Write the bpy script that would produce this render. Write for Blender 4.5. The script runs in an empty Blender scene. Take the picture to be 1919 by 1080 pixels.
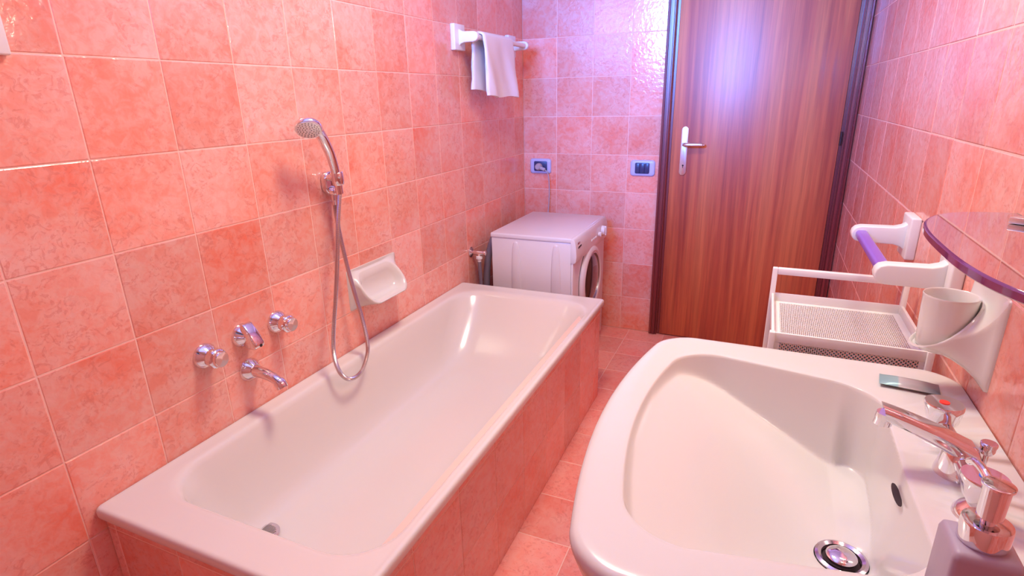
import bpy, bmesh, math, random
from math import sin, cos, pi, radians, sqrt
from mathutils import Vector, Matrix
random.seed(7)
S = bpy.context.scene
COL = S.collection

# ---------------------------------------------------------------- camera
cam_d = bpy.data.cameras.new('camera'); cam = bpy.data.objects.new('camera', cam_d); COL.objects.link(cam)
cam.location = (1.2688, 0.0, 1.3027)
cam.rotation_euler = (1.2448, 0.0211, 0.4115)
cam_d.sensor_fit = 'HORIZONTAL'; cam_d.sensor_width = 36.0
cam_d.lens = 36.0*1054.14/1919.0
cam_d.clip_start = 0.01
S.camera = cam

# ---------------------------------------------------------------- exposure, world, lights
S.view_settings.view_transform = 'Standard'; S.view_settings.look = 'None'
S.view_settings.gamma = 1.0; S.view_settings.use_curve_mapping = False
S.view_settings.exposure = 0.0
W = bpy.data.worlds.new('world'); S.world = W; W.use_nodes = True
W.node_tree.nodes['Background'].inputs[0].default_value = (0.55, 0.65, 1.0, 1)
W.node_tree.nodes['Background'].inputs[1].default_value = 0.3

def area(name, loc, target, sx, sy, power, color, spread=180):
    d = bpy.data.lights.new(name, 'AREA'); d.shape = 'RECTANGLE'; d.size = sx; d.size_y = sy
    d.energy = power; d.color = color; d.spread = radians(spread)
    o = bpy.data.objects.new(name, d); COL.objects.link(o); o.location = loc
    v = Vector(target)-Vector(loc)
    o.rotation_euler = v.to_track_quat('-Z', 'Y').to_euler()
    return o
def bulb(name, loc, power, color, r):
    d = bpy.data.lights.new(name, 'POINT'); d.energy = power; d.color = color; d.shadow_soft_size = r
    o = bpy.data.objects.new(name, d); COL.objects.link(o); o.location = loc
    return o
WARM = (1.0, 0.90, 0.70)
area('window_daylight', (0.45, -0.44, 1.95), (1.00, 3.06, 2.10), 0.70, 0.62, 42, (0.10, 0.28, 1.0), 62)
area('ceiling_fill_light', (0.78, 1.35, 2.36), (0.78, 1.35, 0), 0.36, 0.36, 17, WARM, 150)  # added warm fill from above, no such lamp in view
bulb('vanity_light_near', (1.50, 0.66, 1.66), 3.5, WARM, 0.035)
bulb('vanity_light_far', (1.565, 1.34, 1.68), 4.0, WARM, 0.045)

# ---------------------------------------------------------------- mesh helpers
class MB:
    def __init__(s): s.v = []; s.f = []; s.sm = []
    def add(s, vs, fs, smooth=False):
        n = len(s.v); s.v += [tuple(v) for v in vs]
        s.f += [tuple(i+n for i in f) for f in fs]; s.sm += [smooth]*len(fs)
        return s
    def from_bm(s, bm, smooth=False):
        bm.verts.ensure_lookup_table(); bm.verts.index_update()
        s.add([v.co[:] for v in bm.verts], [[v.index for v in f.verts] for f in bm.faces], smooth); bm.free(); return s
    def box(s, lo, hi, bev=0.0, seg=2, smooth=None):
        bm = bmesh.new(); bmesh.ops.create_cube(bm, size=1.0)
        for v in bm.verts: v.co = Vector([(lo[i]+hi[i])/2+v.co[i]*(hi[i]-lo[i]) for i in range(3)])
        if bev > 0: bmesh.ops.bevel(bm, geom=list(bm.edges), offset=bev, segments=seg, profile=0.5, affect='EDGES')
        return s.from_bm(bm, (bev > 0) if smooth is None else smooth)
    def obox(s, M, half, bev=0.0, seg=2):
        bm = bmesh.new(); bmesh.ops.create_cube(bm, size=1.0)
        for v in bm.verts: v.co = Vector([v.co[i]*2*half[i] for i in range(3)])
        if bev > 0: bmesh.ops.bevel(bm, geom=list(bm.edges), offset=bev, segments=seg, profile=0.5, affect='EDGES')
        bm.transform(M)
        return s.from_bm(bm, bev > 0)
    def loft(s, rings, cap0=False, cap1=False, smooth=True, closed=True):
        n = len(rings[0]); vs = [p for r in rings for p in r]; fs = []
        for i in range(len(rings)-1):
            for j in range(n if closed else n-1):
                k = (j+1) % n
                fs.append((i*n+j, i*n+k, (i+1)*n+k, (i+1)*n+j))
        if cap0: fs.append(tuple(range(n))[::-1])
        if cap1: fs.append(tuple((len(rings)-1)*n+j for j in range(n)))
        return s.add(vs, fs, smooth)
    def lathe(s, o, axis, prof, n=32, smooth=True, mod=None, cap0=True, cap1=True):
        ax = Vector(axis).normalized(); u = ax.orthogonal().normalized()
        if abs(ax.z) > .9: u = Vector((1, 0, 0))
        w = ax.cross(u); o = Vector(o); rings = []
        for (h, r) in prof:
            rings.append([tuple(o+ax*h+(u*cos(2*pi*j/n)+w*sin(2*pi*j/n))*(r*(mod(h, 2*pi*j/n) if mod else 1))) for j in range(n)])
        return s.loft(rings, cap0, cap1, smooth)
    def tube(s, path, r, n=12, rad=None, smooth=True, flat=1.0):
        P = [Vector(p) for p in path]; rings = []; T = []
        for i in range(len(P)):
            a = P[max(i-1, 0)]; b = P[min(i+1, len(P)-1)]; T.append((b-a).normalized())
        u = T[0].orthogonal().normalized()
        for i, p in enumerate(P):
            u = (u-T[i]*u.dot(T[i])).normalized(); w = T[i].cross(u)
            rr_ = rad[i] if rad else r
            rings.append([tuple(p+u*cos(2*pi*j/n)*rr_+w*sin(2*pi*j/n)*rr_*flat) for j in range(n)])
        return s.loft(rings, True, True, smooth)
    def prism(s, poly, o, u, v, w, th, bev=0.0, seg=2):
        o, u, v, w = map(Vector, (o, u, v, w)); bm = bmesh.new()
        a = [bm.verts.new(o+u*x+v*y-w*th/2) for x, y in poly]
        b = [bm.verts.new(o+u*x+v*y+w*th/2) for x, y in poly]
        bm.faces.new(a[::-1]); bm.faces.new(b); n = len(poly)
        for i in range(n): bm.faces.new((a[i], a[(i+1) % n], b[(i+1) % n], b[i]))
        bmesh.ops.recalc_face_normals(bm, faces=list(bm.faces))
        if bev > 0:
            es = [e for e in bm.edges if len(e.link_faces) == 2 and e.calc_face_angle(0) > 0.6]
            bmesh.ops.bevel(bm, geom=es, offset=bev, segments=seg, profile=0.5, affect='EDGES')
        return s.from_bm(bm, True)

def wloc(p):
    v = Vector((0, 0, 0))
    while p is not None: v += p.location; p = p.parent
    return v
def obj(name, mb, mat, parent=None, origin=None, label=None, auto=40):
    base = wloc(parent) if parent else Vector(origin or (0, 0, 0))
    me = bpy.data.meshes.new(name)
    me.from_pydata([(v[0]-base.x, v[1]-base.y, v[2]-base.z) for v in mb.v], [], mb.f)
    bm = bmesh.new(); bm.from_mesh(me); bmesh.ops.recalc_face_normals(bm, faces=list(bm.faces))
    for f, sm in zip(bm.faces, mb.sm): f.smooth = sm
    for e in bm.edges:
        if len(e.link_faces) == 2 and e.calc_face_angle(0) > radians(auto): e.smooth = False
    bm.to_mesh(me); bm.free()
    me.materials.append(mat)
    o = bpy.data.objects.new(name, me); COL.objects.link(o)
    if parent: o.parent = parent
    else: o.location = base
    if label: o['label'] = label
    return o
def tag(o, label, cat, group=None):
    o['label'] = label; o['category'] = cat
    if group: o['group'] = group
    return o
def thing(name, loc, label, cat, group=None):
    o = bpy.data.objects.new(name, None); COL.objects.link(o); o.location = loc; o.empty_display_size = .05
    return tag(o, label, cat, group)
def struct(name, mb, mat, origin=None):
    o = obj(name, mb, mat, origin=origin); o['kind'] = 'structure'; return o

def catmull(pts, n=10):
    P = [Vector(p) for p in pts]; P = [2*P[0]-P[1]]+P+[2*P[-1]-P[-2]]; out = []
    for i in range(1, len(P)-2):
        for k in range(n):
            t = k/n; a, b, c, d = P[i-1], P[i], P[i+1], P[i+2]
            out.append(0.5*((2*b)+(c-a)*t+(2*a-5*b+4*c-d)*t*t+(3*b-a-3*c+d)*t**3))
    out.append(P[-2]); return out
def resample(pts, step):
    out = [Vector(pts[0])]; acc = 0.0
    for a, b in zip(pts, pts[1:]):
        a = Vector(a); b = Vector(b); L = (b-a).length; d = step-acc
        while d <= L:
            out.append(a+(b-a)*(d/L)); d += step
        acc = (acc+L) % step
    return out
def rrect(cx, cy, hx, hy, r, k=8, m=6):
    """rounded rectangle, the same number of points whatever the size"""
    pts = []
    cs = [(cx+hx-r, cy+hy-r, 0), (cx-hx+r, cy+hy-r, pi/2), (cx-hx+r, cy-hy+r, pi), (cx+hx-r, cy-hy+r, 3*pi/2)]
    for q in range(4):
        x, y, a = cs[q]
        for i in range(k+1): pts.append((x+r*cos(a+pi/2*i/k), y+r*sin(a+pi/2*i/k)))
        nx, ny, na = cs[(q+1) % 4]; p0 = pts[-1]; p1 = (nx+r*cos(na), ny+r*sin(na))
        for i in range(1, m): pts.append((p0[0]+(p1[0]-p0[0])*i/m, p0[1]+(p1[1]-p0[1])*i/m))
    return pts
def mirror_face(ws): return ws

# ---------------------------------------------------------------- materials
def mat(name, col, rough=.5, metal=0.0, coat=0.0, spec=.5, **kw):
    m = bpy.data.materials.new(name); m.use_nodes = True
    b = m.node_tree.nodes['Principled BSDF']
    b.inputs['Base Color'].default_value = (*col, 1); b.inputs['Roughness'].default_value = rough
    b.inputs['Metallic'].default_value = metal; b.inputs['Coat Weight'].default_value = coat
    b.inputs['Specular IOR Level'].default_value = spec
    for k, v in kw.items(): b.inputs[k.replace('_', ' ')].default_value = v
    return m
def nt(m): return m.node_tree.nodes, m.node_tree.links, m.node_tree.nodes['Principled BSDF']
def noise(N, L, vec, scale, detail=3, rough=.5, dist=0.0):
    n = N.new('ShaderNodeTexNoise'); n.inputs['Scale'].default_value = scale; n.inputs['Detail'].default_value = detail
    n.inputs['Roughness'].default_value = rough; n.inputs['Distortion'].default_value = dist
    L.new(vec, n.inputs['Vector']); return n.outputs['Fac']
def ramp(N, L, fac, stops):
    r = N.new('ShaderNodeValToRGB'); e = r.color_ramp.elements
    while len(e) > 1: e.remove(e[-1])
    e[0].position, e[0].color = stops[0][0], (*stops[0][1], 1)
    for p, c in stops[1:]:
        x = e.new(p); x.color = (*c, 1)
    L.new(fac, r.inputs[0]); return r.outputs[0]
def mix(N, L, fac, a, b, mode='MIX'):
    m = N.new('ShaderNodeMix'); m.data_type = 'RGBA'; m.blend_type = mode
    if isinstance(fac, float): m.inputs[0].default_value = fac
    else: L.new(fac, m.inputs[0])
    for s, i in ((a, 6), (b, 7)):
        if isinstance(s, tuple): m.inputs[i].default_value = (*s, 1)
        else: L.new(s, m.inputs[i])
    return m.outputs[2]
def bump(N, L, b, h, strength, dist, prev=None):
    n = N.new('ShaderNodeBump'); n.inputs['Strength'].default_value = strength; n.inputs['Distance'].default_value = dist
    L.new(h, n.inputs['Height'])
    if prev: L.new(prev, n.inputs['Normal'])
    L.new(n.outputs[0], b.inputs['Normal']); return n.outputs[0]
def piece_coords(N, L):
    tc = N.new('ShaderNodeTexCoord'); oi = N.new('ShaderNodeObjectInfo')
    sc = N.new('ShaderNodeVectorMath'); sc.operation = 'SCALE'; sc.inputs[0].default_value = (37.0, 91.0, 53.0)
    L.new(oi.outputs['Random'], sc.inputs['Scale'])
    ad = N.new('ShaderNodeVectorMath'); L.new(tc.outputs['Object'], ad.inputs[0]); L.new(sc.outputs[0], ad.inputs[1])
    return ad.outputs[0], oi.outputs['Random']
def tile_mat(name, light, midc, deep, vein, rough, bstr, bscale=55):
    m = mat(name, midc, rough, coat=0.0, spec=.5); N, L, b = nt(m)
    v, rnd = piece_coords(N, L)
    big = noise(N, L, v, 4.2, 2, .5, .2); fine = noise(N, L, v, 34, 5, .65, .6)
    c1 = ramp(N, L, big, [(.38, light), (.56, midc), (.76, deep)])
    c2 = ramp(N, L, fine, [(.40, light), (.60, deep)])
    c = mix(N, L, .34, c1, c2)
    vn = noise(N, L, v, 40, 4, .65, 1.9)
    vf = ramp(N, L, vn, [(.54, (0, 0, 0)), (.61, (1, 1, 1)), (.68, (.5, .5, .5))])
    msk = noise(N, L, v, 11, 2); mk = ramp(N, L, msk, [(.38, (0, 0, 0)), (.52, (1, 1, 1))])
    mm = N.new('ShaderNodeMath'); mm.operation = 'MULTIPLY'; L.new(vf, mm.inputs[0]); L.new(mk, mm.inputs[1])
    m3 = N.new('ShaderNodeMath'); m3.operation = 'MULTIPLY'; L.new(mm.outputs[0], m3.inputs[0]); m3.inputs[1].default_value = .42
    c = mix(N, L, m3.outputs[0], c, vein)
    hsv = N.new('ShaderNodeHueSaturation'); L.new(c, hsv.inputs['Color'])
    mr = N.new('ShaderNodeMapRange'); L.new(rnd, mr.inputs[0]); mr.inputs[3].default_value = .90; mr.inputs[4].default_value = 1.07
    L.new(mr.outputs[0], hsv.inputs['Value'])
    L.new(hsv.outputs[0], b.inputs['Base Color'])
    h = noise(N, L, v, bscale, 2, .45, .4)
    p = bump(N, L, b, h, bstr, .004)
    return m
M_tile = tile_mat('glazed_wall_tile', (.91, .50, .425), (.90, .40, .31), (.92, .225, .14), (.66, .17, .13), .13, .22)
M_ftile = tile_mat('floor_tile', (.92, .42, .345), (.91, .33, .26), (.90, .215, .155), (.62, .15, .12), .30, .12)
M_grout = mat('grout', (.94, .60, .50), .6)
M_plaster = mat('ceiling_paint', (.90, .86, .82), .8)
M_backplaster = mat('pink_wall_paint', (.74, .40, .34), .5)
M_enamel = mat('enamel', (.78, .725, .675), .18, coat=.3, Coat_Roughness=.04)
M_ceramic = mat('glazed_ceramic', (.73, .70, .655), .19, coat=.25, Coat_Roughness=.06)
M_chrome = mat('chrome', (.80, .78, .80), .07, 1.0)
M_waste = mat('waste_chrome', (.66, .56, .62), .12, 1.0)
M_satin = mat('satin_nickel', (.72, .68, .68), .32, 1.0)
M_white = mat('white_plastic', (.84, .81, .79), .32)
M_metalw = mat('white_lacquered_metal', (.88, .84, .80), .35)
M_wm = mat('white_appliance_enamel', (.78, .74, .75), .28, coat=.3)
M_navy = mat('navy_plastic', (.035, .045, .13), .3)
M_lilac = mat('lilac_silver_plastic', (.52, .54, .78), .3)
M_purple = mat('violet_bar', (.27, .13, .62), .28)  # one even violet colour for the towel bar
M_red = mat('red_enamel_dot', (.9, .05, .03), .3)
M_blue = mat('blue_enamel_dot', (.03, .2, .8), .3)
M_dark = mat('dark_gap', (.03, .012, .015), .7)
M_caulk = mat('caulk', (.72, .66, .55), .6)
M_hose = mat('grey_rubber_hose', (.20, .16, .21), .45)
M_plug = mat('plug_grey_plastic', (.46, .40, .44), .4)
M_cord = mat('grey_cord', (.45, .40, .47), .5)
M_lens = mat('lamp_glass', (.9, .85, .8), .4)
b = M_lens.node_tree.nodes['Principled BSDF']; b.inputs['Emission Color'].default_value = (1, .8, .65, 1); b.inputs['Emission Strength'].default_value = 2.5
M_steelhose = mat('shower_hose_steel', (.62, .56, .56), .22, 1.0)
M_porthole = mat('porthole_glass', (.05, .035, .035), .08, coat=.5)
M_sky = mat('window_sky', (.5, .65, 1), .5); b = M_sky.node_tree.nodes['Principled BSDF']
b.inputs['Emission Color'].default_value = (.5, .65, 1, 1); b.inputs['Emission Strength'].default_value = 2.0

def wood(name, c, rough, coat, grain=1.0):
    m = mat(name, c[1], rough, coat=coat, Coat_Roughness=.37, Coat_IOR=1.5); N, L, b = nt(m)
    tc = N.new('ShaderNodeTexCoord'); mp = N.new('ShaderNodeMapping'); L.new(tc.outputs['Object'], mp.inputs[0])
    mp.inputs['Scale'].default_value = (14*grain, 14*grain, .55); mp.inputs['Rotation'].default_value = (0, radians(2.2), 0)
    a = noise(N, L, mp.outputs[0], 1.0, 5, .62, .5)
    mp2 = N.new('ShaderNodeMapping'); L.new(tc.outputs['Object'], mp2.inputs[0]); mp2.inputs['Scale'].default_value = (85, 85, 2.2)
    f = noise(N, L, mp2.outputs[0], 1.0, 3, .6)
    ca = ramp(N, L, a, [(.34, c[0]), (.48, c[1]), (.62, c[2])])
    cf = ramp(N, L, f, [(.35, (.72, .68, .68)), (.6, (1.05, 1.05, 1.05))])
    L.new(mix(N, L, .7, ca, cf, 'MULTIPLY'), b.inputs['Base Color'])
    return m
M_door = wood('door_veneer', [(.36, .050, .018), (.52, .105, .030), (.62, .165, .045)], .55, 1.0)
M_frame = wood('dark_stained_wood', [(.10, .008, .010), (.17, .018, .018), (.22, .03, .025)], .32, .6, 2)

def glassmat(name, tint, rough=.02):
    m = bpy.data.materials.new(name); m.use_nodes = True; N = m.node_tree.nodes; L = m.node_tree.links
    N.remove(N['Principled BSDF']); out = N['Material Output']
    t = N.new('ShaderNodeBsdfTransparent'); t.inputs[0].default_value = (*tint, 1)
    g = N.new('ShaderNodeBsdfGlossy'); g.inputs['Roughness'].default_value = rough
    fr = N.new('ShaderNodeFresnel'); fr.inputs[0].default_value = 1.5
    mx = N.new('ShaderNodeMixShader'); L.new(fr.outputs[0], mx.inputs[0]); L.new(t.outputs[0], mx.inputs[1]); L.new(g.outputs[0], mx.inputs[2])
    L.new(mx.outputs[0], out.inputs['Surface']); return m
M_glass = glassmat('shelf_glass', (.93, .86, .92))
M_gedge = mat('tinted_glass_edge', (.16, .03, .16), .08, coat=.5, Transmission_Weight=.35)
M_rear = mat('painted_glass_edge_glint', (.85, .68, .66), .2)  # pale colour paints the bright line along the glass back edge
M_pane = glassmat('window_glass', (.95, .97, 1))
# terry cloth
M_towel = mat('terry_cloth', (.86, .80, .80), .95, spec=.1); N, L, b = nt(M_towel)
tc = N.new('ShaderNodeTexCoord'); bump(N, L, b, noise(N, L, tc.outputs['Object'], 420, 3), .6, .002)
# frosted dispenser
M_disp = mat('frosted_lilac_plastic', (.44, .36, .43), .42)
# sachet
M_sachet = mat('sachet_film', (.35, .5, .5), .3, metal=.25); N, L, b = nt(M_sachet)
tc = N.new('ShaderNodeTexCoord'); sp = N.new('ShaderNodeSeparateXYZ'); L.new(tc.outputs['Generated'], sp.inputs[0])
L.new(ramp(N, L, sp.outputs[0], [(0, (.30, .50, .50)), (.30, (.33, .55, .56)), (.34, (.62, .62, .60)), (.62, (.46, .40, .40)), (.80, (.30, .30, .31)), (1, (.20, .22, .25))]), b.inputs['Base Color'])

# ---------------------------------------------------------------- room shell
WX, D, Y0, H = 1.634, 3.066, -0.4673, 2.40
GD = .0010                                   # how far the joints lie behind the tile faces
DL, DR, DH = 0.768, 1.634, 2.15              # door opening with its frame
fl = struct('floor', MB().box((-.1, Y0-.1, -.12), (WX+.1, D+.1, -GD)), M_grout)
wl = struct('wall_left', MB().box((-.12, Y0-.1, 0), (-GD, D+.1, H)), M_grout)
wr = struct('wall_right', MB().box((WX+GD, Y0-.1, 0), (WX+.12, D+.1, H)), M_grout)
wb = struct('wall_back', MB().box((0, D+GD, 0), (DL+.01, D+.12, H)).box((DL+.01, D+GD, DH-.02), (WX, D+.12, H)).box((DL+.01, D+.10, 0), (WX, D+.12, DH-.02)), M_grout)
wf = struct('wall_front', MB().box((0, Y0-.12, 0), (WX, Y0, 1.62)).box((0, Y0-.12, 2.30), (WX, Y0, H)).box((0, Y0-.12, 1.62), (.05, Y0, 2.30)).box((.85, Y0-.12, 1.62), (WX, Y0, 2.30)), M_backplaster)
ce = struct('ceiling', MB().box((-.1, Y0-.1, H), (WX+.1, D+.1, H+.1)), M_plaster)

tile_cache = {}
def tile_mesh(w, h, m):
    key = (round(w, 4), round(h, 4), m.name)
    if key in tile_cache: return tile_cache[key]
    g = .0012; b1 = .0018; t = .005
    def rect(e, z): return [(e, e, z), (w-e, e, z), (w-e, h-e, z), (e, h-e, z)]
    vs = rect(g, -t)+rect(g, -.0010)+rect(g+b1, 0.0)
    fs = [(8, 9, 10, 11)]
    for a in (0, 4):
        for i in range(4): fs.append((a+i, a+(i+1) % 4, a+4+(i+1) % 4, a+4+i))
    me = bpy.data.meshes.new('tile'); me.from_pydata(vs, [], fs)
    for p in me.polygons: p.use_smooth = False
    me.materials.append(m); tile_cache[key] = me; return me
def cuts(a, b, ref, step=.2):
    k0 = math.ceil((a-ref)/step+1e-6); out = [a]
    x = ref+k0*step
    while x < b-1e-6: out.append(x); x += step
    out.append(b); return out
def lay(parent, origin, u, v, ucuts, vcuts, m, skip=None, jit=.00025):
    u = Vector(u); v = Vector(v); n = u.cross(v); base = wloc(parent)
    for i in range(len(ucuts)-1):
        for j in range(len(vcuts)-1):
            a, b_, c, d = ucuts[i], ucuts[i+1], vcuts[j], vcuts[j+1]
            if b_-a < .012 or d-c < .012: continue
            if skip and skip((a+b_)/2, (c+d)/2): continue
            o = bpy.data.objects.new('tile', tile_mesh(b_-a, d-c, m)); COL.objects.link(o); o.parent = parent
            p = Vector(origin)+u*a+v*c+n*random.uniform(-jit, jit)-base
            e = random.uniform(-1, 1)*.0012; f = random.uniform(-1, 1)*.0012
            R = Matrix((u, v, n)).transposed().to_4x4() @ Matrix.Rotation(e, 4, 'X') @ Matrix.Rotation(f, 4, 'Y')
            o.matrix_local = Matrix.Translation(p) @ R
zc = cuts(0, H, 0)
# left wall: face normal +x  (u = y, v = z)
lay(wl, (0, 0, 0), (0, 1, 0), (0, 0, 1), cuts(Y0, D, .7327), zc, M_tile)
# right wall: face normal -x (u = -y, v = z)
lay(wr, (WX, 0, 0), (0, -1, 0), (0, 0, 1), cuts(-D, -Y0, -1.906), zc, M_tile)
# back wall: face normal -y (u = x, v = z)
lay(wb, (0, D, 0), (1, 0, 0), (0, 0, 1), cuts(0, DL, .1976), zc, M_tile)
lay(wb, (0, D, 0), (1, 0, 0), (0, 0, 1), cuts(DL, WX, .1976), cuts(DH, H, 0), M_tile)
# floor
lay(fl, (0, 0, 0), (1, 0, 0), (0, 1, 0), cuts(0, WX, .655), cuts(Y0, D, 1.318), M_ftile, skip=lambda x, y: x < .6 and y < 2.2)

# window high in the wall behind the camera
w1 = struct('window_1', MB().box((.05, Y0-.09, 1.62), (.09, Y0-.04, 2.30), .003).box((.81, Y0-.09, 1.62), (.85, Y0-.04, 2.30), .003)
            .box((.09, Y0-.09, 1.62), (.81, Y0-.04, 1.66), .003).box((.09, Y0-.09, 2.26), (.81, Y0-.04, 2.30), .003), M_white)
obj('pane', MB().box((.09, Y0-.07, 1.66), (.81, Y0-.066, 2.26)), M_pane, w1)

# ---------------------------------------------------------------- door and its frame
LX0, LX1 = .826, 1.578
d1 = struct('door_1', MB().box((LX0, 3.052, .006), (LX1, 3.092, 2.09), .0015), M_door, origin=((LX0+LX1)/2, 3.07, 0))
hp = MB()
hp.prism([(x, y) for x, y in rrect(0, 0, .0175, .121, .0172, 6, 3)], (.890, 3.0485, 1.0265), (1, 0, 0), (0, 0, 1), (0, -1, 0), .007, .0015)
hpo = obj('handle_plate', hp, M_satin, d1)
hl = MB().lathe((.890, 3.046, 1.062), (0, -1, 0), [(0, .011), (.012, .010), (.030, .009), (.034, .008)], 16)
path = catmull([(.890, 3.014, 1.062), (.900, 3.008, 1.0625), (.930, 3.006, 1.063), (.965, 3.008, 1.063), (.990, 3.011, 1.061)], 6)
hl.tube(path, .009, 12, [.0085+.0025*sin(min(1, i/(len(path)-1))*2.6) if i < len(path)-2 else .006 for i in range(len(path))], flat=.8)
obj('lever', hl, M_satin, d1)
obj('keyhole', MB().lathe((.890, 3.0452, .955), (0, -1, 0), [(0, .0045), (.0006, .0045)], 12).box((.8885, 3.0445, .942), (.8915, 3.0455, .953)), M_dark, d1)
for zz in (1.095, 1.9, .25):
    obj('hinge', MB().lathe((LX1+.004, 3.044, zz-.03), (0, 0, 1), [(0, .005), (.06, .005)], 10), M_dark, d1)
def jamb(name, x0, x1, sign):
    # architrave with two grooves, built as a moulded profile run up the opening
    pr = [(0, 0), (0, .020), (.004, .027), (.012, .028), (.014, .024), (.018, .024), (.020, .029), (.032, .029), (.034, .024), (.037, .024), (.039, .028), (.044, .026), (.044, 0)]
    w = x1-x0; sc = w/.044
    pts = [(x0+p[0]*sc if sign > 0 else x1-p[0]*sc, D+.001-p[1]) for p in pr]
    r0 = [(x, y, 0.003) for x, y in pts]; r1 = [(x, y, DH) for x, y in pts]
    return MB().loft([r0, r1], True, True, smooth=False)
t1 = struct('trim_1', jamb('l', DL, .812, 1), M_frame, origin=(DL, D, 0))
t2 = struct('trim_2', jamb('r', 1.592, WX-.002, -1), M_frame, origin=(1.6, D, 0))
t3 = struct('trim_3', MB().box((.812, D-.028, 2.105), (1.592, D+.02, DH), .003), M_frame, origin=(1.2, D, 2.1))
obj('door_stop', MB().box((.812, 3.058, .003), (.8245, 3.10, 2.105)), M_frame, t1)
obj('door_stop', MB().box((1.5795, 3.058, .003), (1.592, 3.10, 2.105)), M_frame, t2)
obj('door_stop', MB().box((.8245, 3.058, 2.092), (1.5795, 3.10, 2.105)), M_frame, t3)

# ---------------------------------------------------------------- tub surround and bathtub
AX, AY0, AY1 = .687, .572, 2.250
ap = thing('tub_surround', (.35, 1.4, 0), 'red-tiled masonry surround boxing in the white bathtub', 'tub surround')
obj('masonry', MB().box((.002, AY0+GD, 0), (.05, AY1-GD, .42)).box((AX-.05, AY0+GD, 0), (AX-GD, AY1-GD, .438)).box((.05, AY0+GD, 0), (AX-.05, AY0+.05, .438)).box((.05, AY1-.05, 0), (AX-.05, AY1-GD, .438)), M_grout, ap)
az = [0, .2, .404, .4385]
lay(ap, (AX, 0, 0), (0, 1, 0), (0, 0, 1), cuts(AY0, AY1, .769), az, M_tile)
lay(ap, (0, AY0, 0), (1, 0, 0), (0, 0, 1), cuts(0.002, AX, .23), az, M_tile)
lay(ap, (0, AY1, 0), (-1, 0, 0), (0, 0, 1), cuts(-AX, -0.002, -.23), az, M_tile)
obj('sealant', MB().tube([(AX-.001, AY0+.01, .4395), (AX-.001, AY1-.005, .4395)], .0035, 8), M_caulk, ap)

RZ = .467
tub = thing('bathtub', (.35, 1.415, 0), 'white enamelled bathtub set in the tiled surround along the left wall', 'bathtub')
X0, X1, TY0, TY1 = .001, .702, .556, 2.262
cx, cy, hx, hy = (X0+X1)/2, (TY0+TY1)/2, (X1-X0)/2, (TY1-TY0)/2
def R(dx0, dx1, dy0, dy1, r, z, k=12, m=10):
    a, b_, c, d = X0+dx0, X1-dx1, TY0+dy0, TY1-dy1
    return [(x, y, z) for x, y in rrect((a+b_)/2, (c+d)/2, (b_-a)/2, (d-c)/2, r, k, m)]
rings = [R(.012, .012, .012, .012, .008, .4400), R(.002, .002, .002, .002, .009, .4405), R(0, 0, 0, 0, .010, .446), R(.0, 0, 0, 0, .010, .458),
         R(.001, .0015, .0015, .001, .011, .4635), R(.003, .005, .005, .004, .012, .4667), R(.006, .010, .010, .008, .014, .4675),
         R(.012, .014, .018, .016, .02, .4668), R(.022, .018, .035, .03, .05, .4655), R(.036, .021, .072, .058, .09, .4652), R(.046, .024, .088, .074, .115, .4650),
         R(.052, .028, .095, .082, .12, .4635), R(.057, .033, .100, .09, .122, .459), R(.062, .040, .105, .10, .125, .448),
         R(.068, .052, .113, .135, .125, .40), R(.076, .070, .124, .19, .125, .34), R(.088, .093, .150, .25, .12, .28), R(.101, .115, .168, .295, .115, .245),
         R(.118, .140, .188, .33, .105, .223), R(.142, .172, .215, .37, .09, .209), R(.18, .21, .25, .43, .07, .203), R(.25, .27, .4, .6, .04, .202)]
obj('tub_shell', MB().loft(rings, False, True), M_enamel, tub, auto=60)
# drain with its barred grille
dr = MB().lathe((.152, .840, .209), (0, 0, 1), [(0, .041), (.003, .0405), (.004, .036), (.0032, .031)], 32)
dro = obj('drain', dr, M_chrome, tub)
gb = MB()
for i in range(-6, 7):
    L_ = sqrt(max(0, .031**2-(i*.0046)**2))
    gb.box((.152+i*.0046-.0013, .840-L_, .2115), (.152+i*.0046+.0013, .840+L_, .2145))
obj('grille_bars', gb, M_satin, dro)['kind'] = 'stuff'
obj('drain_well', MB().lathe((.152, .840, .2110), (0, 0, 1), [(0, .031), (.0012, .031)], 24), M_dark, dro)

# ---------------------------------------------------------------- bath taps on the left wall
def fluted(nf, depth): return lambda h, a: 1-depth*(0.5-0.5*cos(nf*a))
def bath_valve(y, z, label):
    t = thing('bath_valve', (0, y, z), label, 'tap', 'valve knobs above the bathtub')
    obj('escutcheon', MB().lathe((0, y, z), (1, 0, 0), [(0, .034), (.004, .034), (.012, .030), (.020, .022), (.024, .0185)], 40), M_chrome, t)
    obj('handle', MB().lathe((0, y, z), (1, 0, 0), [(.020, .019), (.026, .022), (.031, .0265), (.044, .0275), (.050, .025), (.053, .0215)], 48, mod=lambda h, a: 1-(.16*(0.5-0.5*cos(5*a)) if .03 < h < .05 else 0)), M_chrome, t)
    obj('cap', MB().lathe((0, y, z), (1, 0, 0), [(.052, .0205), (.062, .0205), (.064, .019), (.0645, .0)], 32, cap1=False), M_chrome, t)
    return t
bath_valve(.888, .688, 'chrome bath valve knob nearest the camera, left of the diverter')
bath_valve(1.132, .690, 'chrome bath valve knob farther along the wall, right of the diverter')
dv = thing('bath_diverter', (0, 1.008, .697), 'chrome wedge-shaped diverter lever between the two bath valve knobs', 'tap')
obj('escutcheon', MB().lathe((0, 1.008, .697), (1, 0, 0), [(0, .034), (.004, .034), (.014, .029), (.024, .021), (.030, .018)], 40), M_chrome, dv)
lv = MB()
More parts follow.
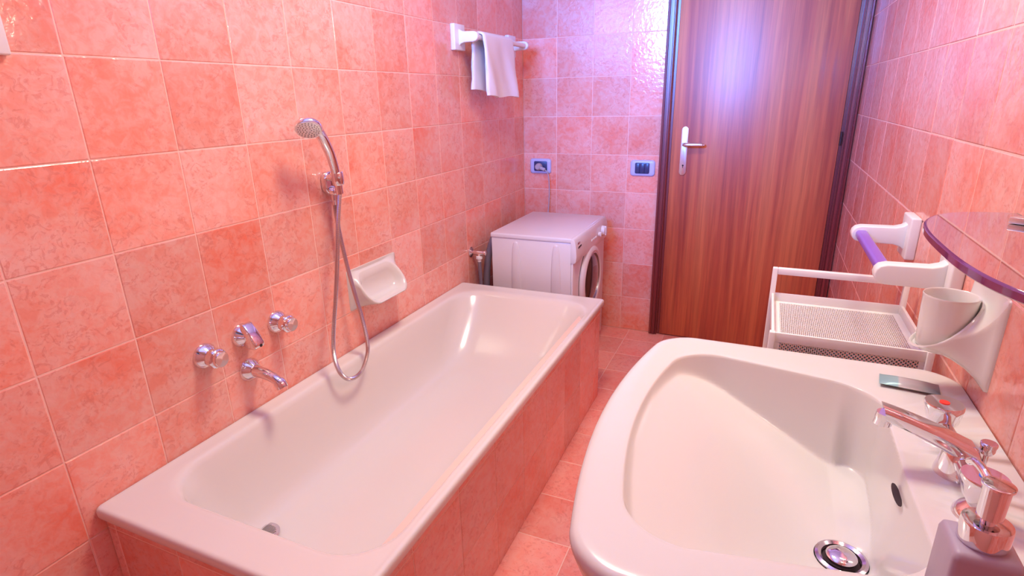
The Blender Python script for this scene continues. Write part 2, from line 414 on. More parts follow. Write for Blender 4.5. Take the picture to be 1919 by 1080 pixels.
lv.prism([(.014, .034), (.022, .041), (.030, .038), (.050, .012), (.064, -.014), (.065, -.024), (.056, -.031), (.032, -.031), (.016, -.024)], (0, 1.008, .697), (1, 0, 0), (0, 0, 1), (0, 1, 0), .032, .004, 3)
lvo = obj('lever', lv, M_chrome, dv)
obj('pointer_hole', MB().lathe((.0640, 1.010, .676), (1, 0, 0), [(0, .0045), (.0012, .0045)], 16), M_dark, lvo)
sp_ = thing('bath_spout', (0, 1.012, .590), 'curved chrome bath spout on the wall below the diverter', 'spout')
obj('escutcheon', MB().lathe((0, 1.012, .590), (1, 0, 0), [(0, .034), (.005, .033), (.015, .026), (.024, .019)], 40), M_chrome, sp_)
pp = catmull([(.018, 1.012, .590), (.040, 1.012, .589), (.070, 1.012, .585), (.094, 1.012, .578), (.110, 1.012, .567), (.116, 1.012, .555)], 8)
obj('nozzle', MB().tube(pp, .015, 20, [.0175-.0045*min(1, i/len(pp)*1.5)+(.003 if i > len(pp)*.7 else 0) for i in range(len(pp))]), M_chrome, sp_)

# ---------------------------------------------------------------- hand shower
hd = thing('shower_holder', (0, 1.415, 1.04), 'chrome wall bracket holding the hand shower', 'shower holder')
obj('backplate', MB().prism(rrect(0, 0, .029, .036, .024, 8, 2), (.011, 1.418, 1.060), (0, 1, 0), (0, 0, 1), (1, 0, 0), .022, .005, 4), M_chrome, hd)
obj('elbow', MB().lathe((.0, 1.415, 1.035), (1, 0, 0), [(.01, .017), (.025, .016), (.034, .013), (.038, .006)], 24).lathe((.024, 1.415, 1.035), (0, 0, -1), [(0, .011), (.030, .010), (.031, .0085), (.045, .0085)], 20), M_chrome, hd)
obj('cradle', MB().tube(catmull([(.010, 1.405, 1.075), (.028, 1.403, 1.078), (.045, 1.401, 1.078)], 5), .011, 14).lathe((.062, 1.400, 1.058), (0, -.12, 1), [(0, .0165), (.004, .0185), (.036, .0200), (.040, .0185)], 28), M_chrome, hd)
hs = thing('hand_shower', (.062, 1.40, 1.05), 'chrome hand shower with a curved handle and ribbed steel hose looping into the tub', 'hand shower')
hpth = catmull([(.062, 1.401, 1.030), (.062, 1.396, 1.070), (.065, 1.386, 1.110), (.072, 1.366, 1.155), (.082, 1.336, 1.195), (.094, 1.304, 1.224), (.102, 1.285, 1.236)], 8)
nn = len(hpth)
obj('handle', MB().tube(hpth, .013, 18, [.0115+.0045*min(1, i/nn*1.6) if i < nn*.75 else .016+.003*(i-nn*.75)/(nn*.25) for i in range(nn)]), M_chrome, hs)
ha = Vector((.42, -.52, -.72)).normalized(); hc = Vector((.098, 1.262, 1.238))
obj('spray_head', MB().lathe(hc-ha*.016, ha, [(0, .012), (.002, .022), (.008, .032), (.016, .0375), (.022, .038), (.026, .0365)], 36), M_chrome, hs)
fo = obj('spray_face', MB().lathe(hc+ha*.0098, ha, [(0, .034), (.0015, .0335), (.002, .030)], 36), M_satin, hs)
nz = MB(); u_ = ha.orthogonal().normalized(); w_ = ha.cross(u_)
for rr_, k in ((.008, 6), (.015, 11), (.022, 16), (.028, 20)):
    for i in range(k):
        a = 2*pi*i/k; nz.lathe(hc+ha*.0115+(u_*cos(a)+w_*sin(a))*rr_, ha, [(0, .0015), (.0012, .0011)], 6)
obj('nozzles', nz, M_dark, fo)['kind'] = 'stuff'
hose = catmull([(.062, 1.401, 1.034), (.063, 1.393, 1.012), (.066, 1.370, .939), (.072, 1.343, .843), (.082, 1.300, .716), (.088, 1.266, .621), (.094, 1.248, .547), (.100, 1.257, .482),
                (.104, 1.292, .441), (.100, 1.354, .435), (.095, 1.403, .478), (.090, 1.417, .525), (.078, 1.418, .608), (.060, 1.415, .703), (.048, 1.411, .787), (.036, 1.410, .877), (.028, 1.412, .947), (.024, 1.415, .992)], 12)
hose = resample(hose, .0013)
obj('hose', MB().tube(hose, .0065, 9, [.0072 if i % 3 else .0058 for i in range(len(hose))], smooth=False), M_steelhose, hs)

# ---------------------------------------------------------------- soap dish (left wall)
def soapdish():
    sd = thing('soap_dish', (0, 1.6, .67), 'white ceramic soap dish flaring from the tiled wall above the bathtub', 'soap dish')
    def ring(yc, zc_, hy_, hz, r, xf, k=8, m=8): return [(xf(y, z), y, z) for y, z in rrect(yc, zc_, hy_, hz, r, k, m)]
    # outer: plate on the wall sweeping out to the lip
    def lip(f, xo, sh=0.0):
        pts = []
        for y, z in rrect(1.585, .690, .118-sh, .050-sh*.75, .046-sh*.6, 8, 8):
            s_ = (.740-z)/.100
            pts.append((.004+xo*min(1, max(0, s_))**.8+f, y, z-.012*s_))
        return pts
    base = [(0.0, y, z) for y, z in rrect(1.596, .678, .141, .073, .006, 8, 8)]
    base2 = [(.004, y, z) for y, z in rrect(1.596, .678, .140, .0725, .008, 8, 8)]
    lp = lip(0, .088); A = [Vector(p) for p in base2]; B = [Vector(p) for p in lp]
    rs = [base, base2]
    for t, e in ((.3, .08), (.55, .28), (.8, .62), (.93, .86)):
        rs.append([tuple(Vector((a.x+(b_.x-a.x)*e, a.y+(b_.y-a.y)*t, a.z+(b_.z-a.z)*t))) for a, b_ in zip(A, B)])
    rs += [lp, lip(.003, .0885, .004), lip(.001, .087, .009)]
    for k_, (sh, xo, dz) in enumerate([(.013, .080, -.001), (.018, .064, -.006), (.024, .046, -.010), (.032, .032, -.012)]):
        pts = []
        for y, z in rrect(1.585, .690+dz, .118-sh, .050-sh*.8, .046-sh*.7, 8, 8):
            s_ = (.740-z)/.100; pts.append((.006+xo*min(1, max(0, s_))**.9, y, z-.012*s_))
        rs.append(pts)
    obj('dish_body', MB().loft(rs, False, True), M_ceramic, sd, auto=70)
soapdish()

# ---------------------------------------------------------------- towel rails
def towel_rail(wx, sg, ya, yb, zc_, reach, label, barmat, at=.024):
    t = thing('towel_rail', (wx, (ya+yb)/2, zc_), label, 'towel rail', 'white towel rails with square wall plates')
    for y in (ya, yb):
        obj('wall_plate', MB().box((min(wx, wx+sg*.022), y-.046, zc_-.052), (max(wx, wx+sg*.022), y+.046, zc_+.052), .004, 3), M_white, t)
        arm = [(.020, .034), (.030, .026), (.045, .0215), (reach-.012, .0205)]
        arm += [(reach-.012+.0205*cos(a), .0205*sin(a)) for a in (pi*.3, pi*.15, 0, -pi*.15, -pi*.3)]
        arm += [(reach-.012, -.0205), (.045, -.0215), (.030, -.026), (.020, -.034)]
        y_in = y
        obj('arm', MB().prism(arm, (wx, y_in, zc_), (sg, 0, 0), (0, 0, 1), (0, 1, 0), at, .003, 3), M_white, t)
    s1 = 1 if yb > ya else -1
    obj('bar', MB().loft([[(wx+sg*(reach-.014)+x, y, zc_+z) for x, z in rrect(0, 0, .013, .010, .007, 4, 2)] for y in (ya+s1*at/2, yb-s1*at/2)], True, True), barmat, t)
    return t
towel_rail(0, 1, 2.315, 2.875, 1.553, .103, 'white towel rail on the left wall, holding the hanging towel', M_white, .022)
towel_rail(WX, -1, 1.285, 1.655, .955, .130, 'white towel rail with a violet bar, on the right wall beside the sink', M_purple, .034)

# towel
def towel():
    y0, y1 = 2.355, 2.665
    xb, zb = .089, 1.553
    prof = []   # centre line in xz: back bottom -> over the bar -> front bottom
    for i in range(9): prof.append((xb-.030, 1.338+(zb-1.338)*i/9))
    for i in range(9):
        a = pi-pi*i/8; prof.append((xb+.026*cos(a)-.002, zb+.004+.014*sin(a)))
    for i in range(1, 12): prof.append((xb+.026+.010*i/11, zb-(zb-1.312)*i/11))
    n = len(prof); th = .006; rings = []; NY = 30
    for q in range(NY+1):
        s_ = q/NY; y = y0+(y1-y0)*s_; outer = []; inner = []
        for i, (x, z) in enumerate(prof):
            a = prof[max(0, i-1)]; c = prof[min(n-1, i+1)]; tx, tz = c[0]-a[0], c[1]-a[1]; l = sqrt(tx*tx+tz*tz)
            nx, nz_ = -tz/l, tx/l
            dn = min(1, abs(zb-z)/.2)
            side = 1 if i > n/2 else -1
            wob = (.0085*sin(s_*7.5+.8*side)+.004*sin(s_*17+z*22))*dn
            yy = y+(.010*dn*side*.3*(1-s_)) - (.016*dn*(.5-s_))+ (.004*sin(z*60)*(1 if q in (0, NY) else 0))
            zz = z+(.004*sin(s_*9+1)*(dn > .95))-(.006*s_*(side > 0)*dn)
            e = th*(1.25 if i in (0, 1, n-1, n-2) else 1)*(.55 if q in (0, NY) else 1)
            xx = x+(wob if side > 0 else wob*.4)
            outer.append((xx-nx*e, yy, zz-nz_*e)); inner.append((xx+nx*e, yy, zz+nz_*e))
        rings.append(outer+inner[::-1])
    mb = MB().loft(rings, True, True)
    o = obj('towel', mb, M_towel, origin=(.09, 2.52, 1.31), auto=80)
    tag(o, 'small white towel folded over the towel rail on the left wall', 'towel')
towel()

# fragment of a white fitting at the left picture edge
rh = thing('robe_hook', (0, .594, 1.44), 'white wall fitting cut off by the left picture edge', 'hook')
obj('wall_plate', MB().box((0, .548, 1.394), (.014, .641, 1.498), .004, 3), M_white, rh)
obj('hook', MB().tube(catmull([(.012, .585, 1.45), (.035, .585, 1.44), (.050, .585, 1.452), (.055, .585, 1.475)], 5), .007, 12), M_white, rh)

# ---------------------------------------------------------------- washing machine
WM = thing('washing_machine', (.31, 2.645, 0), 'small white front-loading washing machine in the far corner behind the bathtub', 'washing machine')
mx0, mx1, my0, my1, mz = .100, .520, 2.380, 2.940, .692
bd = MB().box((mx0+.004, my0+.004, .02), (mx1-.012, my1-.004, mz-.022), .006, 2)
obj('cabinet', bd, M_wm, WM)
obj('top_panel', MB().box((mx0, my0, mz-.024), (mx1-.008, my1, mz), .007, 3), M_wm, WM)
for xx in (.232, .434):
    def rib(e, h): return [(xx+x, my0+.004-h, z) for x, z in
                           [(-.026+e, .03)]+[(-(.026-e)*cos(a)**.6 if a < pi/2 else 0, .44+(.218-e)*sin(a)) for a in [pi/2*i/10 for i in range(10)]]
                           + [((.026-e)*cos(a)**.6 if a < pi/2 else 0, .44+(.218-e)*sin(a)) for a in [pi/2*i/10 for i in range(10, -1, -1)]]+[(.026-e, .03)]]
    obj('side_ridge', MB().loft([rib(0, -.001), rib(.002, .0015), rib(.009, .0045)], False, True), M_wm, WM)
# moulded control fascia: profile in xz run along y
fp = [(mx1-.014, mz-.002), (mx1, mz-.004), (mx1+.008, mz-.016), (mx1+.013, mz-.045), (mx1+.015, mz-.085), (mx1+.012, mz-.112), (mx1+.004, mz-.118), (mx1-.014, mz-.118)]
fas = obj('control_fascia', MB().prism(fp, (0, (my0+my1)/2, 0), (1, 0, 0), (0, 0, 1), (0, 1, 0), my1-my0, .003, 2), M_wm, WM)
obj('drawer_grip', MB().prism([(0, 0), (.045, .004), (.050, .010), (.006, .008)], (mx1+.0135, my0+.030, mz-.052), (0, 1, 0), (0, 0, 1), (1, 0, 0), .003), M_dark, fas)
obj('badge', MB().box((mx1+.008, my0+.028, mz-.034), (mx1+.0118, my0+.066, mz-.024), .0008), M_satin, fas)
obj('front_panel', MB().box((mx1-.012, my0+.004, .03), (mx1-.002, my1-.004, mz-.116), .002), M_wm, WM)
dc = (mx1-.004, 2.650, .425)
ring = obj('door_ring', MB().lathe(dc, (1, 0, 0), [(0, .172), (.010, .172), (.020, .165), (.027, .150), (.027, .146), (.020, .137), (.012, .133)], 64, cap1=False), M_wm, WM)
obj('porthole', MB().lathe(dc, (1, 0, 0), [(.010, .136), (.014, .133), (.024, .110), (.031, .07), (.034, .03), (.0345, .0)], 48, cap1=False), M_porthole, ring)
obj('ring_seal', MB().lathe(dc, (1, 0, 0), [(.012, .139), (.0225, .1375), (.0235, .1325), (.014, .131)], 48, cap0=False, cap1=False), M_satin, ring)
obj('door_gap', MB().lathe(dc, (1, 0, 0), [(-.001, .1755), (.0035, .1755)], 64), M_dark, WM)
def knob(y, z, r, d, name):
    obj(name, MB().lathe((mx1+.011, y, z), (1, 0, 0), [(0, r), (d*.7, r*.95), (d*.95, r*.8), (d, r*.5)], 28, mod=lambda h, a: 1-.05*(.5-.5*cos(8*a))).box((mx1+.011, y-.003, z-r*.9), (mx1+.011+d+.004, y+.003, z+r*.9), .002), M_white, WM)
knob(2.835, mz-.058, .027, .020, 'programme_knob'); knob(2.765, mz-.062, .013, .012, 'thermostat_knob')
for i, y in enumerate((2.64, 2.675, 2.71)): obj('push_button', MB().box((mx1+.011, y-.012, mz-.070), (mx1+.018, y+.012, mz-.060), .002), M_white, WM)
for x in (mx0+.05, mx1-.05):
    for y in (my0+.05, my1-.05): obj('foot', MB().lathe((x, y, 0), (0, 0, 1), [(0, .022), (.010, .022), (.025, .012)], 16), M_dark, WM)

wv = thing('water_valve', (0, 2.365, .590), 'chrome water valve with white nut and grey inlet hose left of the washing machine', 'valve')
obj('escutcheon', MB().lathe((0, 2.365, .590), (1, 0, 0), [(0, .026), (.003, .026), (.008, .016), (.012, .010)], 24), M_chrome, wv)
obj('valve_body', MB().lathe((.005, 2.365, .590), (1, 0, 0), [(0, .009), (.030, .010), (.050, .010), (.066, .008), (.070, .013), (.078, .013), (.080, .004)], 20).lathe((.045, 2.365, .586), (0, 0, -1), [(0, .009), (.014, .009)], 16), M_chrome, wv)
obj('hose_nut', MB().lathe((.045, 2.365, .574), (0, 0, -1), [(0, .010), (.003, .0165), (.014, .0165), (.017, .010), (.034, .0085)], 20, mod=fluted(8, .08)), M_white, wv)
pth = catmull([(.045, 2.365, .545), (.046, 2.367, .48), (.050, 2.372, .38), (.058, 2.40, .25), (.08, 2.44, .10), (.10, 2.50, .03)], 6)
obj('inlet_hose', MB().tube(pth, .009, 12), M_hose, wv)
pth = resample(catmull([(.085, 2.47, .66), (.072, 2.455, .62), (.060, 2.44, .56), (.052, 2.43, .48), (.050, 2.425, .38), (.052, 2.43, .25), (.06, 2.45, .10), (.07, 2.50, .03)], 8), .005)
o = obj('drain_hose', MB().tube(pth, .017, 14, [.0175 if i % 2 else .0165 for i in range(len(pth))]), M_hose, origin=(.06, 2.45, 0))
tag(o, 'thick dark grey drain hose behind the left edge of the washing machine', 'hose')

# ---------------------------------------------------------------- socket, plug, switch
def wallplate(name, x0, x1, z0, z1, ix0, ix1, iz0, iz1, label, cat):
    t = thing(name, ((x0+x1)/2, D, (z0+z1)/2), label, cat)
    xc, zc_ = (x0+x1)/2, (z0+z1)/2; hx_, hz = (x1-x0)/2, (z1-z0)/2
    rs = [[(x, D-dd, z) for x, z in rrect(xc, zc_, hx_-e, hz-e, .016, 6, 4)] for e, dd in ((0, 0), (0, .004), (.002, .008), (.006, .0105), (.014, .0115))]
    obj('cover_frame', MB().loft(rs, False, True), M_lilac, t)
    ins = obj('insert', MB().prism(rrect((ix0+ix1)/2, (iz0+iz1)/2, (ix1-ix0)/2, (iz1-iz0)/2, .007, 5, 2), (0, D-.0125, 0), (1, 0, 0), (0, 0, 1), (0, 1, 0), .004, .001), M_navy, t)
    return t, ins
s1, i1 = wallplate('wall_socket', .040, .166, .888, .972, .066, .145, .903, .958, 'lilac-grey wall socket with a plug in it, above the washing machine', 'socket')
for q in range(3): obj('socket_hole', MB().lathe((.128, D-.0148, .918+q*.0125), (0, -1, 0), [(0, .0025), (.0006, .0025)], 8), M_dark, i1)
s2, i2 = wallplate('light_switch', .618, .748, .892, .976, .644, .720, .906, .963, 'lilac-grey light switch with navy rockers beside the door frame', 'switch')
for q in range(3):
    obj('rocker', MB().box((.6455+q*.0248, D-.0185, .909), (.6455+q*.0248+.0235, D-.013, .960), .002), M_navy, i2)
pl = thing('power_plug', (.098, D-.015, .928), 'pale plug with grey cord in the wall socket, cord dropping behind the washing machine', 'plug')
obj('plug_body', MB().lathe((.098, D-.0145, .928), (0, -1, 0), [(0, .020), (.012, .020), (.026, .017), (.032, .012)], 24).obox(Matrix.Translation((.120, D-.034, .921)) @ Matrix.Rotation(radians(20), 4, 'Y'), (.022, .008, .0085), .004), M_plug, pl)
cd = catmull([(.138, D-.034, .914), (.152, D-.030, .900), (.160, D-.026, .870), (.163, D-.024, .80), (.160, D-.024, .72), (.158, D-.05, .60), (.16, D-.07, .40)], 8)
obj('cord', MB().tube(cd, .0030, 8), M_cord, pl)

# ---------------------------------------------------------------- washbasin
SC = .830
basin = thing('washbasin', (1.35, SC, 0), 'large white ceramic pedestal washbasin in the right foreground', 'sink')
K, Mm = 16, 40
def outer(e, z, drop=0.0, yshr=0.0, xin=0.0):
    pts = []
    for x, y in rrect(1.3735+e/2, SC, .2585-e/2, .352-e-yshr, max(.012, .062-e*.5), K, Mm):
        dy = (y-SC)/(.352)
        bul = .050*(1-dy*dy)*max(0, min(1, (1.50-x)/.38))
        t = max(0, min(1, (x-1.40)/.234))
        pts.append((x-bul+xin*(1-t), y, z))
    return pts
def inner(e, z):
    pts = []
    for x, y in rrect(1.331, SC, .166-e, .29-e, .075-e*.4, K, Mm):
        dy = (y-SC)/.29
        bul = .046*(1-dy*dy)*max(0, min(1, (1.45-x)/.28))
        f = 1-.62*max(0, x-1.165)
        pts.append((x-bul, SC+(y-SC)*f, z))
    return pts
top = .805
def sq(x): return x*x
rings = [outer(.10, .640, xin=.10, yshr=.05), outer(.060, .668, xin=.05, yshr=.02), outer(.035, .700, xin=.022), outer(.018, .735), outer(.007, .765), outer(.0015, .783), outer(0, .792), outer(.0015, .799), outer(.006, .8035), outer(.012, .8050), outer(.022, .8050)]
lip0 = inner(-.004, .8048); rings.append(lip0)
lipc = inner(0, top); dcx, dcy, dcz, drr = 1.437, .788, .652, .036
NR = 64; nP = len(lipc)
for i in range(NR+1):
    s_ = (i/NR)**1.6; pts = []
    for j, (lx, ly, lz) in enumerate(lipc):
        ang = math.atan2(ly-dcy, lx-dcx)
        ex, ey = dcx+drr*cos(ang), dcy+drr*sin(ang)
        x = lx+(ex-lx)*s_; y = ly+(ey-ly)*s_
        # depth of the sloping floor under (x, y), and the steep side walls
        fl_ = .016+.128*max(0, min(1, (x-1.135)/.30))**.92
        d = sqrt(sq(x-lx)+sq(y-ly))
        bk = max(0, min(1, (lx-1.44)/.045)); bk = bk*bk*(3-2*bk)
        wall = (2.6+5.5*bk)*max(0, d-.004)+.25*d if d > .004 else .25*d
        k_ = .014+.035*bk; h_ = max(0, min(1, .5+.5*(fl_-wall)/k_)); m_ = fl_*(1-h_)+wall*h_-k_*h_*(1-h_)
        m_ = max(m_, 0)
        # settle into the waste
        m_ = m_*(1-s_**3)+(top-dcz)*s_**3
        pts.append((x, y, top-.0008-m_))
    rings.append(pts)
obj('bowl', MB().loft(rings, True, False), M_ceramic, basin, auto=75)
def rim(r, z, n=32): return [(dcx+r*cos(2*pi*i/n), dcy+r*sin(2*pi*i/n), z) for i in range(n)]
wst = obj('waste', MB().loft([rim(.0350, dcz-.001), rim(.0350, dcz+.0025), rim(.031, dcz+.0045), rim(.0265, dcz+.002), rim(.0245, dcz-.006), rim(.0245, dcz-.03)], False, True), M_waste, basin)
obj('waste_gap', MB().loft([rim(.0243, dcz-.004), rim(.0243, dcz-.0035)], True, True), M_dark, wst)
obj('waste_plug', MB().lathe((dcx, dcy, dcz-.010), (0, 0, 1), [(0, .018), (.010, .0208), (.015, .0208), (.018, .018), (.0195, .010), (.020, 0)], 32, cap1=False), M_chrome, wst)
ov = MB().lathe((1.487, .795, .775), (-1, 0, .35), [(0, .011), (.0012, .011)], 24)
ov.v = [(x, .795+(y-.795)*2.4, .775+(z-.775)*.17) for x, y, z in ov.v]
obj('overflow_slot', ov, M_dark, basin)
pr = [[(x, y, z) for x, y in rrect(xc, SC, hx_, hy_, .06, K, Mm)] for z, xc, hx_, hy_ in ((0, 1.49, .105, .10), (.02, 1.49, .100, .095), (.08, 1.495, .085, .08), (.30, 1.49, .085, .08), (.52, 1.475, .10, .10), (.60, 1.47, .11, .12), (.638, 1.47, .115, .125))]
obj('pedestal', MB().loft(pr, True, True), M_ceramic, basin)

# ---------------------------------------------------------------- basin mixer
mxr = thing('basin_mixer', (1.556, SC, .805), 'chrome basin mixer with two fluted knobs and a long slanting spout', 'tap')
def dome(y): return MB().lathe((1.556, y, .805), (0, 0, 1), [(0, .026), (.004, .0255), (.012, .021), (.018, .015), (.026, .0125), (.034, .012)], 32)
for y, dot, nm in ((.925, M_red, 'red dot'), (.740, M_blue, 'blue dot')):
    obj('flange', dome(y), M_chrome, mxr)
    def star(h, a): return 1-(.26*(.5-.5*cos(5*a))*(1-max(0, h)/.05) if h < .033 else .0)
    kb = obj('knob', MB().lathe((1.556, y, .820), (-.06, 0, 1), [(0, .0135), (.004, .0165), (.010, .0205), (.020, .0230), (.032, .0246), (.0355, .0250), (.040, .0250), (.0425, .0240)], 60, mod=star), M_chrome, mxr, auto=50)
    obj('temperature_dot', MB().lathe((1.5535, y, .8622), (-.06, 0, 1), [(0, .0068), (.0012, .0065)], 20), dot, kb, label=nm+' on the knob')
obj('bridge', MB().tube([(1.556, .740, .826), (1.556, .790, .828), (1.556, .83, .830), (1.556, .87, .828), (1.556, .925, .826)], .012, 18).lathe((1.556, SC, .805), (0, 0, 1), [(0, .027), (.004, .0265), (.014, .024), (.030, .022), (.040, .018)], 32), M_chrome, mxr)
spr = []
for t in [i/16 for i in range(17)]:
    x = 1.572-.112*t; z = .836+.044*t+.003*sin(pi*t); w2 = .0195-.0050*t; h2 = .0165-.0060*t
    spr.append([(x-zz*.28, SC+yy, z+zz) for yy, zz in rrect(0, 0, w2, h2, h2*.62, 5, 2)])
obj('spout', MB().loft(spr, True, True), M_chrome, mxr)
obj('aerator', MB().lathe((1.464, SC, .879), (-.18, 0, -1), [(0, .0125), (.008, .0125), (.0085, .0115), (.018, .0115), (.0185, .009)], 28), M_chrome, mxr)
obj('pop_up_rod', MB().lathe((1.582, SC, .812), (0, 0, 1), [(0, .003), (.030, .003), (.031, .0065), (.036, .0085), (.042, .0085), (.043, .0095), (.047, .0095), (.048, .0085)], 20), M_chrome, mxr)

# sachet on the rim
mb = MB(); rs = []
for i in range(13):
    t = i/12; th = .0048*sin(pi*min(1, max(0, (t-.04)/.92)))**.45+.0006; hw = .0215-(.0015*sin(pi*t))
    rs.append([(-.044+.088*t, yy*hw, .0062+zz*th) for yy, zz in [(-1, 0), (-.8, .75), (-.4, 1), (0, 1.05), (.4, 1), (.8, .75), (1, 0), (.8, -.75), (.4, -1), (0, -1), (-.4, -1), (-.8, -.75)]])
mb.loft(rs, True, True)
o = obj('toiletry_sachet', mb, M_sachet, auto=50); o.location = (1.546, 1.085, .8048); o.rotation_euler = (0, 0, radians(-8))
tag(o, 'teal and grey toiletry sachet lying on the far rim of the washbasin', 'sachet')
lab = MB().box((-.014, -.012, .0112), (.012, .012, .0118))

# ---------------------------------------------------------------- soap dispenser
sdp = thing('soap_dispenser', (1.487, .546, .805), 'square lilac-grey soap dispenser with chrome pump on the near basin corner', 'soap dispenser')
bx, by, bw = 1.489, .545, .0265
def sqr(h, z, r): return [(x, y, z) for x, y in rrect(bx, by, h, h, r, 5, 3)]
obj('bottle', MB().loft([sqr(bw-.002, .8055, .004), sqr(bw, .808, .005), sqr(bw, .903, .005), sqr(bw-.0015, .9085, .005), sqr(bw-.005, .9110, .004)], True, True), M_disp, sdp, auto=50)
obj('collar', MB().lathe((bx, by, .911), (0, 0, 1), [(0, .0185), (.001, .0192), (.003, .0195), (.020, .0195), (.022, .0190), (.0225, .016)], 40), M_chrome, sdp)
pm = obj('pump', MB().lathe((bx, by, .9330), (0, 0, 1), [(0, .0055), (.006, .0055), (.0062, .0100), (.037, .0105), (.0375, .0122), (.040, .0125), (.0405, .0110)], 32), M_chrome, sdp)
obj('nozzle', MB().tube(catmull([(bx-.002, by+.008, .966), (bx-.004, by+.022, .970), (bx-.006, by+.038, .969), (bx-.007, by+.048, .963)], 5), .004, 10), M_chrome, sdp)

# ---------------------------------------------------------------- cup and its holder
cup = thing('tumbler', (1.577, 1.095, .885), 'white tooth tumbler resting in the ceramic holder above the basin', 'cup')
ccx, ccy = 1.579, 1.095
obj('cup_body', MB().lathe((ccx, ccy, .884), (0, 0, 1), [(0, .028), (.001, .033), (.005, .0355), (.04, .0370), (.090, .0390), (.0925, .0395), (.0945, .0388), (.0925, .0367), (.06, .0350), (.012, .0325), (.006, .028), (.005, 0)], 48, cap1=False), M_ceramic, cup, auto=60)
hol = thing('tumbler_holder', (WX, 1.095, .93), 'white flared ceramic tumbler holder on the right-hand tiles', 'tumbler holder')
def frm(pts, z0): return pts
KK, MM = 8, 6
plate = [(WX, y, z) for y, z in rrect(1.100, .920, .078, .078, .006, KK, MM)]
plate2 = [(WX-.004, y, z) for y, z in rrect(1.100, .920, .0775, .0775, .007, KK, MM)]
# cradle edge: tilted oval around the tumbler, low at the front and high at the wall
def edge(r, dz=0.0):
    out = []
    for y, z in rrect(0, 0, 1, 1, .999, KK, MM):     # unit circle: y across, z up -> wall side
        f = (z+1)/2
        out.append((ccx-r*z*-1 if False else ccx+r*z, ccy+r*y, .889+(.083)*f**1.5+dz))
    return out
e0 = edge(.0415); e1 = edge(.0450, -.003)
A = [Vector(p) for p in plate2]; B = [Vector(p) for p in e1]
rs = [plate, plate2]
for t, e in ((.10, .30), (.25, .55), (.45, .76), (.65, .89), (.85, .97)):
    rs.append([tuple(Vector((a.x+(b_.x-a.x)*t, a.y+(b_.y-a.y)*e, a.z+(b_.z-a.z)*e))) for a, b_ in zip(A, B)])
rs += [e1, edge(.0435, .0005), e0]
low = [(ccx+.036*z, ccy+.036*y, .8835) for y, z in rrect(0, 0, 1, 1, .999, KK, MM)]
rs += [[(a[0]*.5+b_[0]*.5, a[1]*.5+b_[1]*.5, min(a[2], .8835*.6+a[2]*.4)) for a, b_ in zip(e0, low)], low]
obj('holder_body', MB().loft(rs, False, True), M_ceramic, hol, auto=70)

# ---------------------------------------------------------------- glass shelf
gs = thing('glass_shelf', (WX, SC, 1.12), 'clear glass shelf with a violet bowed edge on the right wall', 'shelf')
def gcurve(e, z, n=60):
    out = []
    for i in range(n+1):
        a = -pi/2+pi*i/n
        cs, sn = cos(a), sin(a)
        out.append((WX-.002-(.152-e)*abs(cs)**.72, SC+(.258-e)*(abs(sn)**.72)*(1 if sn > 0 else -1), z))
    return out
gt, gb_ = 1.120, 1.1085
obj('glass_top', MB().add(gcurve(.0035, gt), [tuple(range(61))]), M_glass, gs)
obj('glass_underside', MB().add(gcurve(.0035, gb_), [tuple(range(61))[::-1]]), M_glass, gs)
obj('glass_edge', MB().loft([gcurve(.0035, gt), gcurve(.0012, gt-.0006), gcurve(0, gt-.0020), gcurve(0, gb_+.0020), gcurve(.0012, gb_+.0006), gcurve(.0035, gb_)], closed=False), M_gedge, gs, label='violet polished glass edge')
obj('rear_edge_glint', MB().box((WX-.0035, SC-.255, gb_), (WX-.0015, SC+.255, gt)), M_rear, gs)  # pale strip standing in for the glint where glass meets wall
for y in (SC+.165, SC-.165):
    br = MB().prism([(0, -.016), (.020, -.016), (.040, .0), (.020, .016), (0, .016)], (WX, y, gt+.005), (-1, 0, 0), (0, 1, 0), (0, 0, 1), .009, .0015)
    br.prism([(0, -.016), (.020, -.016), (.030, .0), (.020, .016), (0, .016)], (WX, y, gb_-.005), (-1, 0, 0), (0, 1, 0), (0, 0, 1), .009, .0015)
    obj('shelf_clamp', br, M_satin, gs)

def lattice(ax, ay, bx_, by_, fn, hw=.0010):
    # perforated sheet: two families of thin diagonal strips
    ms = MB(); pitch = .0078
    for sgn in (1, -1):
        c0 = ax+ay if sgn > 0 else ax-by_; c1 = bx_+by_ if sgn > 0 else bx_-ay
        c = c0+pitch/2
        while c < c1:
            P = []
            for yy in (ay, by_):
                xx = c-sgn*yy
                if ax <= xx <= bx_: P.append((xx, yy))
            for xx in (ax, bx_):
                yy = (c-xx)*sgn
                if ay < yy < by_: P.append((xx, yy))
            if len(P) >= 2:
                (xa, ya), (xb_, yb_) = P[0], P[1]; l = sqrt((xb_-xa)**2+(yb_-ya)**2)
                if l > 1e-4:
                    nx, ny = -(yb_-ya)/l*hw, (xb_-xa)/l*hw
                    q = [(xa+nx, ya+ny), (xb_+nx, yb_+ny), (xb_-nx, yb_-ny), (xa-nx, ya-ny)]
                    ms.add([fn(x, y, 0) for x, y in q]+[fn(x, y, 1) for x, y in q], [(3, 2, 1, 0), (4, 5, 6, 7), (0, 1, 5, 4), (1, 2, 6, 5), (2, 3, 7, 6), (3, 0, 4, 7)])
            c += pitch
    return ms
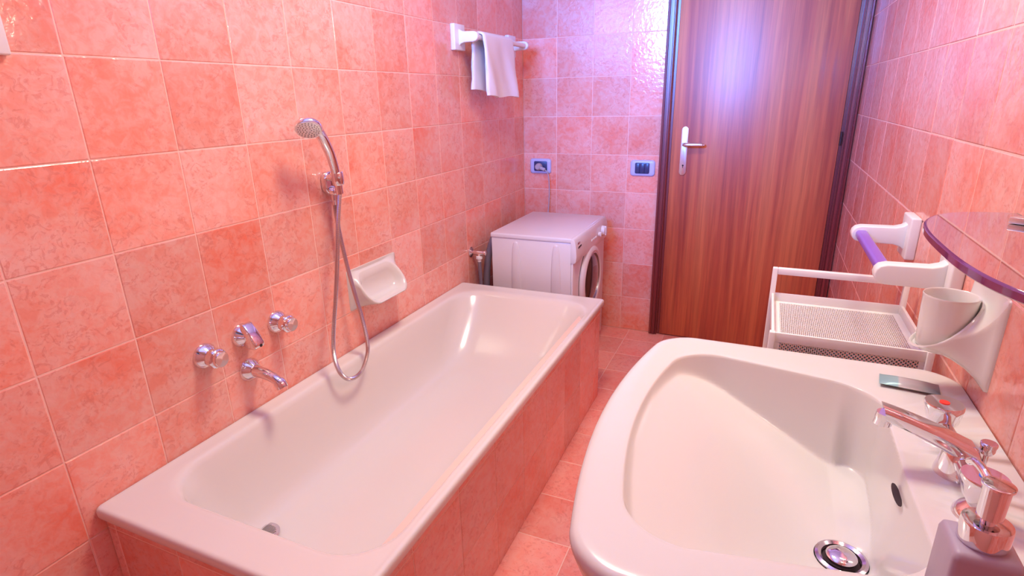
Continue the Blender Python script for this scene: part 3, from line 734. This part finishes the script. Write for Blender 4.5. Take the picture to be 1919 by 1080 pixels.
# ---------------------------------------------------------------- storage cart
ct = thing('storage_cart', (1.46, 1.37, 0), 'white metal storage cart with perforated trays between the washbasin and the right wall', 'cart')
cx0, cx1, cy0, cy1 = 1.326, 1.606, 1.228, 1.502
TR = [.820, .470, .120]
for x in (cx0, cx1):
    for y in (cy0, cy1):
        zt = .886 if y == cy1 else .822
        obj('post', MB().box((x-.006, y-.008, .045), (x+.006, y+.008, zt), .002), M_metalw, ct)
        obj('castor', MB().lathe((x-.008, y, .022), (1, 0, 0), [(0, .018), (.002, .0215), (.014, .0215), (.016, .018)], 20).lathe((x, y, .030), (0, 0, 1), [(0, .009), (.018, .009)], 12), M_dark, ct)
obj('handle_rail', MB().box((cx0+.006, cy1-.008, .870), (cx1-.006, cy1+.008, .886), .002), M_metalw, ct)
for z in TR:
    hgt = .022
    wl_ = MB()
    wl_.box((cx0+.002, cy1-.004, z-hgt), (cx1-.002, cy1+.002, z), .001).box((cx0+.002, cy0-.002, z-hgt), (cx1-.002, cy0+.004, z), .001)
    wl_.box((cx0-.002, cy0, z-hgt), (cx0+.004, cy1, z), .001).box((cx1-.004, cy0, z-hgt), (cx1+.002, cy1, z), .001)
    fz = z-hgt; bw_ = .018
    wl_.box((cx0, cy0, fz), (cx0+bw_, cy1, fz+.0015)).box((cx1-bw_, cy0, fz), (cx1, cy1, fz+.0015)).box((cx0+bw_, cy0, fz), (cx1-bw_, cy0+bw_, fz+.0015)).box((cx0+bw_, cy1-bw_, fz), (cx1-bw_, cy1, fz+.0015))
    tr = obj('tray', wl_, M_metalw, ct)
    obj('mesh_bottom', lattice(cx0+bw_-.001, cy0+bw_-.001, cx1-bw_+.001, cy1-bw_+.001, lambda x, y, t: (x, y, fz+.0002+t*.001)), M_metalw, tr)['kind'] = 'stuff'
    for yy in (cy0, cy1):
        sk = MB().box((cx0+.006, yy-.001, z-.085), (cx1-.006, yy+.001, z-.077)).box((cx0+.006, yy-.001, z-.085), (cx0+.016, yy+.001, z-hgt)).box((cx1-.016, yy-.001, z-.085), (cx1-.006, yy+.001, z-hgt))
        sko = obj('side_panel', sk, M_metalw, ct)
        obj('mesh_side', lattice(cx0+.015, z-.078, cx1-.015, z-hgt+.001, lambda x, y, t: (x, yy-.0005+t*.001, y), .0015), M_metalw, sko)['kind'] = 'stuff'

# ---------------------------------------------------------------- lamps outside the frame
vl = thing('vanity_lamp', (WX, .98, 1.80), 'white wall lamp with two bulbs above the mirror position, over the washbasin', 'lamp')
obj('lamp_bar', MB().box((WX-.035, .56, 1.80), (WX, 1.44, 1.85), .006), M_white, vl)
for y in (.66, 1.34):
    obj('bulb_socket', MB().tube([(WX-.03, y, 1.825), (WX-.10, y, 1.83), (1.53, y, 1.80)], .012, 12), M_white, vl)
cl = thing('ceiling_fill_lamp', (.78, 1.35, H), 'flat square fill lamp added on the ceiling over the bathtub, unseen', 'lamp')  # added fixture that goes with the ceiling fill light
obj('fill_lamp_base', MB().box((.58, 1.15, H-.03), (.98, 1.55, H), .006), M_white, cl)
